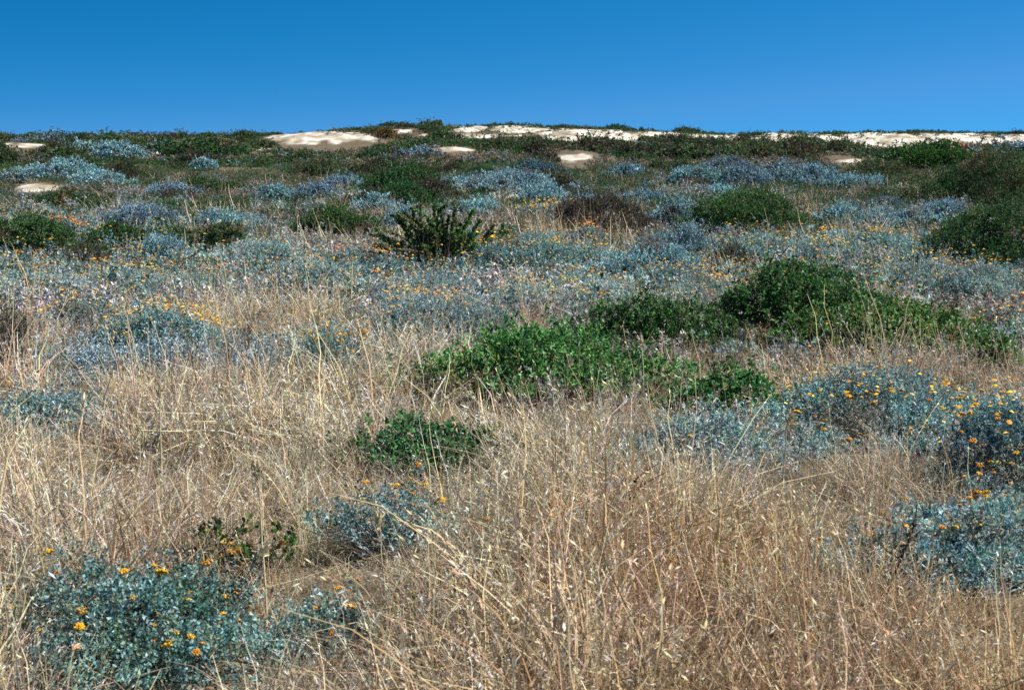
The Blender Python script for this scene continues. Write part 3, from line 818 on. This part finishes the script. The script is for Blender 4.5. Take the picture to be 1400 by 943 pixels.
def make_grass():
    parts = []
    for y0, y1, n, lod in ((2.6, 7.5, 2500, 0), (7.5, 15, 5200, 1), (15, 48, 22000, 2)):
        x, y = field(n, y0, y1)
        z = height(x, y); px, py, _ = project(x, y, z)
        keep = rng.random(n) < grass_density(px, py, x, y)
        keep &= ~foot_mask(x, y, .88) | (rng.random(n) < .16)
        parts.append((x[keep], y[keep], z[keep], np.full(keep.sum(), lod)))
    x, y, z, f = (np.concatenate(q) for q in zip(*parts))
    n = len(x)
    v = rng.choice(8, n, p=[.2, .2, .13, .07, .16, .05, .13, .06])
    tf = fbm(x * 1.0 + 60, y * 1.0 + 11) + rng.normal(0, .05, n)
    v = np.where(tf > .60, rng.choice([2, 5, 7, 0], n), v)
    s = rng.uniform(.7, 1.2, n) * np.clip(-.12 + 1.85 * fbm(x * 1.4 + 9, y * 1.4), .22, 1.12)
    # shorter just in front of the bushes, where the shrubs take the water
    near = np.ones(n)
    for fx, fy, rx, ry in FOOT:
        q = ((x - fx) / (rx + .1)) ** 2 + ((y - fy + .30) / (ry + .42)) ** 2
        near = np.where(q < 1, np.minimum(near, (.50 if fy < 7.5 else .40) + .35 * q), near)
    s = s * near
    scl = np.stack([s * 1.1, s * 1.1, s], -1)
    q = sstep(.35, .65, fbm(x * .45 + 20, y * .45 + 3))[:, None]
    tint = q * np.array([1.08, 1.06, .98]) + (1 - q) * np.array([.92, .87, .82])
    px, py, _ = project(x, y, z)
    wm = (sstep(560, 800, px) * sstep(690, 800, py))[:, None]            # a rustier stand of grass at lower right
    tint = tint * (1 - wm + wm * np.array([.98, .90, .78]))
    scatter('dry_grass', GR, np.stack([x, y, z], -1), rng.random(n) * 6.283, scl, f * 8 + v, .12, M_GRASS, .2, tint)
    return n
n_grass = make_grass()

# low grey herbs of the middle field
def herb_proto(px, cols, fl, h=.2):
    mb = MB()
    w = .42
    area = .3
    L = max(.024, 2.0 * px); W = L * .45
    n = min(46 if px < .015 else 28, int(1.2 * area / (.5 * L * W) / 8) + 8)
    P, u, i, c, r = shoots(w, w, h, n, 7, .7)
    tips = foliage(mb, P, u, L, W, cols, 7, .06, .95, up=.7)
    k = min(26, len(P))
    E = P[rng.choice(len(P), k, replace=False)]
    pts = np.stack([E * np.array([.3, .3, 0]), E * np.array([.7, .7, .6]), E + np.array([0, 0, .03])], 1)
    tubes(mb, pts, .003, .002, pal([(.30, .30, .27), (.22, .18, .14), (.42, .36, .27)], k))
    if fl:
        dots(mb, tips[rng.choice(len(tips), fl, replace=False)] + np.array([0, 0, .03]), max(.010, px * .85))
    return mb

def make_herbs():
    LIL = [(.38, .41, .41), (.52, .53, .51), (.28, .32, .32), (.58, .56, .50), (.36, .33, .26)]
    H = []
    for px in (.008, .02):
        for cols, fl in ((GREYB, 0), (GREYB + TG, 3), (LIL, 0), (TG + OLIVE[:1], 12), (LIL + GREYB, 1), ([(.32, .26, .22), (.25, .2, .17), (.4, .33, .28)], 0)):
            H.append(herb_proto(px, cols, fl))
    x, y = field(17000, 6, 42)
    z = height(x, y); px, py, _ = project(x, y, z)
    d = np.clip(sstep(545, 455, py) * sstep(290, 360, py), 0, 1) + .5 * sstep(.54, .66, fbm(x * .55 + 90, y * .55 + 4)) * sstep(760, 560, py)
    for cx, cy, rx, ry, w in GB:
        d = d * (1 - .75 * np.clip(1.2 - ((px - cx) / rx) ** 2 - ((py - cy) / ry) ** 2, 0, 1))
    d = d * np.clip(-.1 + 2.2 * fbm(x * .7 + 30, y * .7), .15, 1.3)
    k = (rng.random(len(x)) < d) & ~foot_mask(x, y, .85)
    x, y, z = x[k], y[k], z[k]; n = len(x)
    q = fbm(x * .35 + 3, y * .35 + 8) + rng.normal(0, .1, n)
    v = np.clip(((q - .25) / .5 * 6).astype(int), 0, 5)
    v = np.array([5, 2, 4, 0, 1, 3])[v]
    s = rng.uniform(.6, 1.25, n)
    scatter('grey_herb_cover', H, np.stack([x, y, z], -1), rng.random(n) * 6.283, np.stack([s, s, s * rng.uniform(.6, 1.2, n)], -1), np.where(y < 13, v, v + 6), .12, M_LEAF)
make_herbs()

# low mixed scrub that covers the slope between the bushes
def make_cover():
    C = []
    for px in (.03, .07):
        for cols in (OLIVE, DKGREEN, OLIVE + BROWN, BROWN + [(.2, .15, .1)], [(.2, .16, .11), (.3, .24, .17), (.14, .11, .08)], [(.17, .24, .25), (.24, .32, .34), (.12, .17, .17)]):
            mb = MB()
            L = max(.03, 1.7 * px); W = L * .5
            P, u, i, c, r = shoots(1.0, 1.0, .32, min(38 if px < .05 else 16, int(1.6 * 1.3 / (.5 * L * W) / 7) + 10), 8, .6)
            foliage(mb, P, u, L, W, cols, 7, .1, .9, up=.7)
            C.append(mb)
    x, y = field(38000, 22, 138, margin=1.15)
    xb, yb = field(9000, 19, 52, margin=1.2)
    x = np.concatenate([x, xb]); y = np.concatenate([y, yb])
    z = height(x, y); px, py, _ = project(x, y, z)
    sm = sand_mask(px, py, x, y)
    d = sstep(375, 310, py) * (.55 + .9 * fbm(x * .2, y * .2 + 60)) * np.where(y > 60, 1, .8)
    k = (rng.random(len(x)) < d) & ((sm < .3 - .2 * rng.random(len(x))) | (rng.random(len(x)) < np.where(y > 100, .17, .02)))
    k &= ~foot_mask(x, y, .85) & ~clear_front(px, py)
    x, y, z = x[k], y[k], z[k]; n = len(x)
    q = fbm(x * .14 + 70, y * .14 + 8) + rng.normal(0, .09, n)
    v = np.clip(((q - .28) / .44 * 6).astype(int), 0, 5)
    v = np.array([4, 2, 0, 1, 1, 0])[v]
    v = np.where((rng.random(n) < np.where(y < 52, .10, .06)) & (y < 110), 5, v)
    s = rng.uniform(.4, 1.1, n) * np.where(y > 70, .78, .74)
    s = np.where((y > 108) & (y < 126), s * .6, s)
    scatter('low_scrub_cover', C, np.stack([x, y, z - .02], -1), rng.random(n) * 6.283, np.stack([s, s, s * rng.uniform(.5, 1.1, n)], -1), np.where(y < 60, v, v + 6), .12, M_LEAF)
make_cover()

# ------------------------------------------------------------------ single dry stalks that stand out
def stalk(px, base, hpx, lean, label, cols, wid=.004, kind='pale'):
    x, y, z = unproject(px, base)
    mpp = y / FPX; h = hpx * mpp
    root = obj('dry_stalk', None); root.empty_display_size = .1
    root.location = (x, y, z - .01); root['label'] = label; root['category'] = 'stalk'; root['group'] = 'tall dry stalks standing out of the grass'
    sm, hm = MB(), MB()
    t = np.linspace(0, 1, 8)[:, None]
    P = np.concatenate([lean * mpp * t ** 1.5, rng.normal(0, .02) * t, h * t], 1) + rng.normal(0, .004, (8, 3)) * t
    tubes(sm, P[None], wid, wid * .5, pal(cols, 1, .05), 5)
    if kind == 'pale':
        n = 60
        s = rng.random((n, 1)) * .13
        Q = P[-1] - (P[-1] - P[-3]) / np.linalg.norm(P[-1] - P[-3]) * s * h * .9 + rng.normal(0, .006, (n, 3))
        leaf_quads(hm, Q, norm(P[-1] - P[-2])[None] + rng.normal(0, .4, (n, 3)), rng.uniform(.02, .04, n), .007, pal(cols, n))
    else:
        n = 7
        k = rng.integers(3, 8, n)
        B = P[k]; E = B + np.stack([rng.normal(0, .05, n), rng.normal(0, .05, n), rng.uniform(.03, .1, n)], -1)
        tubes(sm, np.stack([B, (B + E) / 2 + rng.normal(0, .006, (n, 3)), E], 1), wid * .6, wid * .3, pal(cols, n))
        n = 60
        tq = rng.random((n, 1)); Q = P[-3] * (1 - tq) + P[-1] * tq + rng.normal(0, .008, (n, 3))
        leaf_quads(hm, Q, rng.normal(0, 1, (n, 3)) + np.array([0, 0, .5]), rng.uniform(.01, .025, n), .009, pal(cols, n))
    obj('stem', sm.build('stem', M_GRASS), root); obj('seed_head', hm.build('seed_head', M_GRASS), root)

PALE = [(.64, .53, .33), (.56, .45, .27)]
DARK = [(.10, .055, .035), (.07, .045, .03)]
stalk(1247, 402, 82, 2, 'tall pale stalk right of the tall dark green bush, left of a pair', PALE, .011)
stalk(1254, 400, 60, 3, 'shorter pale stalk beside the tall one, right of a pair', PALE, .009)
stalk(1196, 405, 60, 14, 'leaning pale stalk above the wide bright green bush', PALE, .008)
stalk(1202, 860, 150, 42, 'dark dead branching stalk in the lower right grass', DARK, .006, 'dark')
stalk(858, 770, 120, 10, 'dark brown seed stalk below the grey flowering mound', DARK, .006, 'dark')
stalk(338, 500, 60, 6, 'dark seed stalk in pale grass left of the flowering bush', DARK, .008, 'dark')
stalk(316, 528, 60, -2, 'reddish brown stalk in pale grass right of the silvery plant', [(.2, .1, .06)], .008, 'dark')
stalk(190, 620, 225, -14, 'very tall pale stalk in front of the thickly flowered left bush', PALE, .005)
stalk(222, 690, 170, 2, 'tall straight pale stalk below the silvery plant on left', PALE, .005)
stalk(366, 880, 270, -8, 'tallest pale stalk right of the bottom left bush', PALE, .0038)
stalk(300, 900, 170, 70, 'pale stalk leaning right across the bottom left bush', PALE, .0038)
stalk(530, 880, 190, -10, 'pale straight stalk left of centre at the bottom', PALE, .0036)
stalk(1068, 700, 140, 8, 'pale straight stalk right of the grey flowering mound', PALE, .005)
stalk(880, 560, 100, -4, 'pale stalk in front of the right end of the central green bush', PALE, .005)
stalk(740, 570, 80, 40, 'pale stalk leaning right in front of the central green bush', PALE, .005)
stalk(480, 420, 70, 3, 'slender pale stalk left of the arching bush', PALE, .010)
stalk(1230, 800, 120, 40, 'pale stalk leaning over the lower right blue bush', PALE, .0042)

# ------------------------------------------------------------------ light and sky
SUN_EL, SUN_AZ = R(49), R(84)          # azimuth clockwise from the viewing direction (+Y)
w = bpy.data.worlds.new('World'); scene.world = w; w.use_nodes = True
nt = w.node_tree; bg = nt.nodes['Background']
sky = nt.nodes.new('ShaderNodeTexSky'); sky.sky_type = 'NISHITA'; sky.sun_disc = False
sky.sun_elevation = SUN_EL; sky.sun_rotation = SUN_AZ
sky.altitude = 1500; sky.air_density = 1.0; sky.dust_density = 0.0; sky.ozone_density = 3.0
tc = nt.nodes.new('ShaderNodeTexCoord')
mp = nt.nodes.new('ShaderNodeMapping'); mp.inputs['Scale'].default_value = (1, 1, 2.2); mp.inputs['Location'].default_value = (0, 0, .25)
nt.links.new(tc.outputs['Generated'], mp.inputs[0]); nt.links.new(mp.outputs[0], sky.inputs[0])
def mulnode(src, c):
    m = nt.nodes.new('ShaderNodeMix'); m.data_type = 'RGBA'; m.blend_type = 'MULTIPLY'; m.inputs[0].default_value = 1
    m.inputs[7].default_value = (*c, 1); nt.links.new(src, m.inputs[6]); return m.outputs[2]
# a polarised, deep blue: each channel's falloff with height is steepened
sp = nt.nodes.new('ShaderNodeSeparateColor'); nt.links.new(mulnode(sky.outputs[0], (1 / 1.26, 1 / 2.27, 1 / 4.2)), sp.inputs[0])
cb = nt.nodes.new('ShaderNodeCombineColor')
for k, (pw, g) in enumerate(((5.2, .18), (1.3, 1.24), (1.1, 2.9))):
    p = nt.nodes.new('ShaderNodeMath'); p.operation = 'POWER'; p.inputs[1].default_value = pw
    q = nt.nodes.new('ShaderNodeMath'); q.operation = 'MINIMUM'; q.inputs[1].default_value = 1.6
    u = nt.nodes.new('ShaderNodeMath'); u.operation = 'MULTIPLY'; u.inputs[1].default_value = g
    nt.links.new(sp.outputs[k], p.inputs[0]); nt.links.new(p.outputs[0], q.inputs[0]); nt.links.new(q.outputs[0], u.inputs[0]); nt.links.new(u.outputs[0], cb.inputs[k])
nt.links.new(cb.outputs[0], bg.inputs[0])
bg.inputs[1].default_value = .13
sd = bpy.data.lights.new('sun', 'SUN'); sd.energy = 5.0; sd.angle = R(.53); sd.color = (1, .975, .92)
so = bpy.data.objects.new('sun', sd); COL.objects.link(so)
so.location = (30, 5, 40)
from mathutils import Vector
v = Vector((math.sin(SUN_AZ) * math.cos(SUN_EL), math.cos(SUN_AZ) * math.cos(SUN_EL), math.sin(SUN_EL)))
so.rotation_euler = v.to_track_quat('Z', 'Y').to_euler()

scene.view_settings.view_transform = 'Standard'
scene.view_settings.look = 'None'
scene.view_settings.gamma = 1
scene.view_settings.use_curve_mapping = False
scene.view_settings.exposure = 0.9
scene.cycles.use_denoising = False
scene.cycles.max_bounces = 4
scene.cycles.diffuse_bounces = 1
scene.cycles.glossy_bounces = 1
scene.cycles.transmission_bounces = 2
scene.cycles.use_adaptive_sampling = False
print('grass tufts', n_grass, 'objects', len(scene.objects))
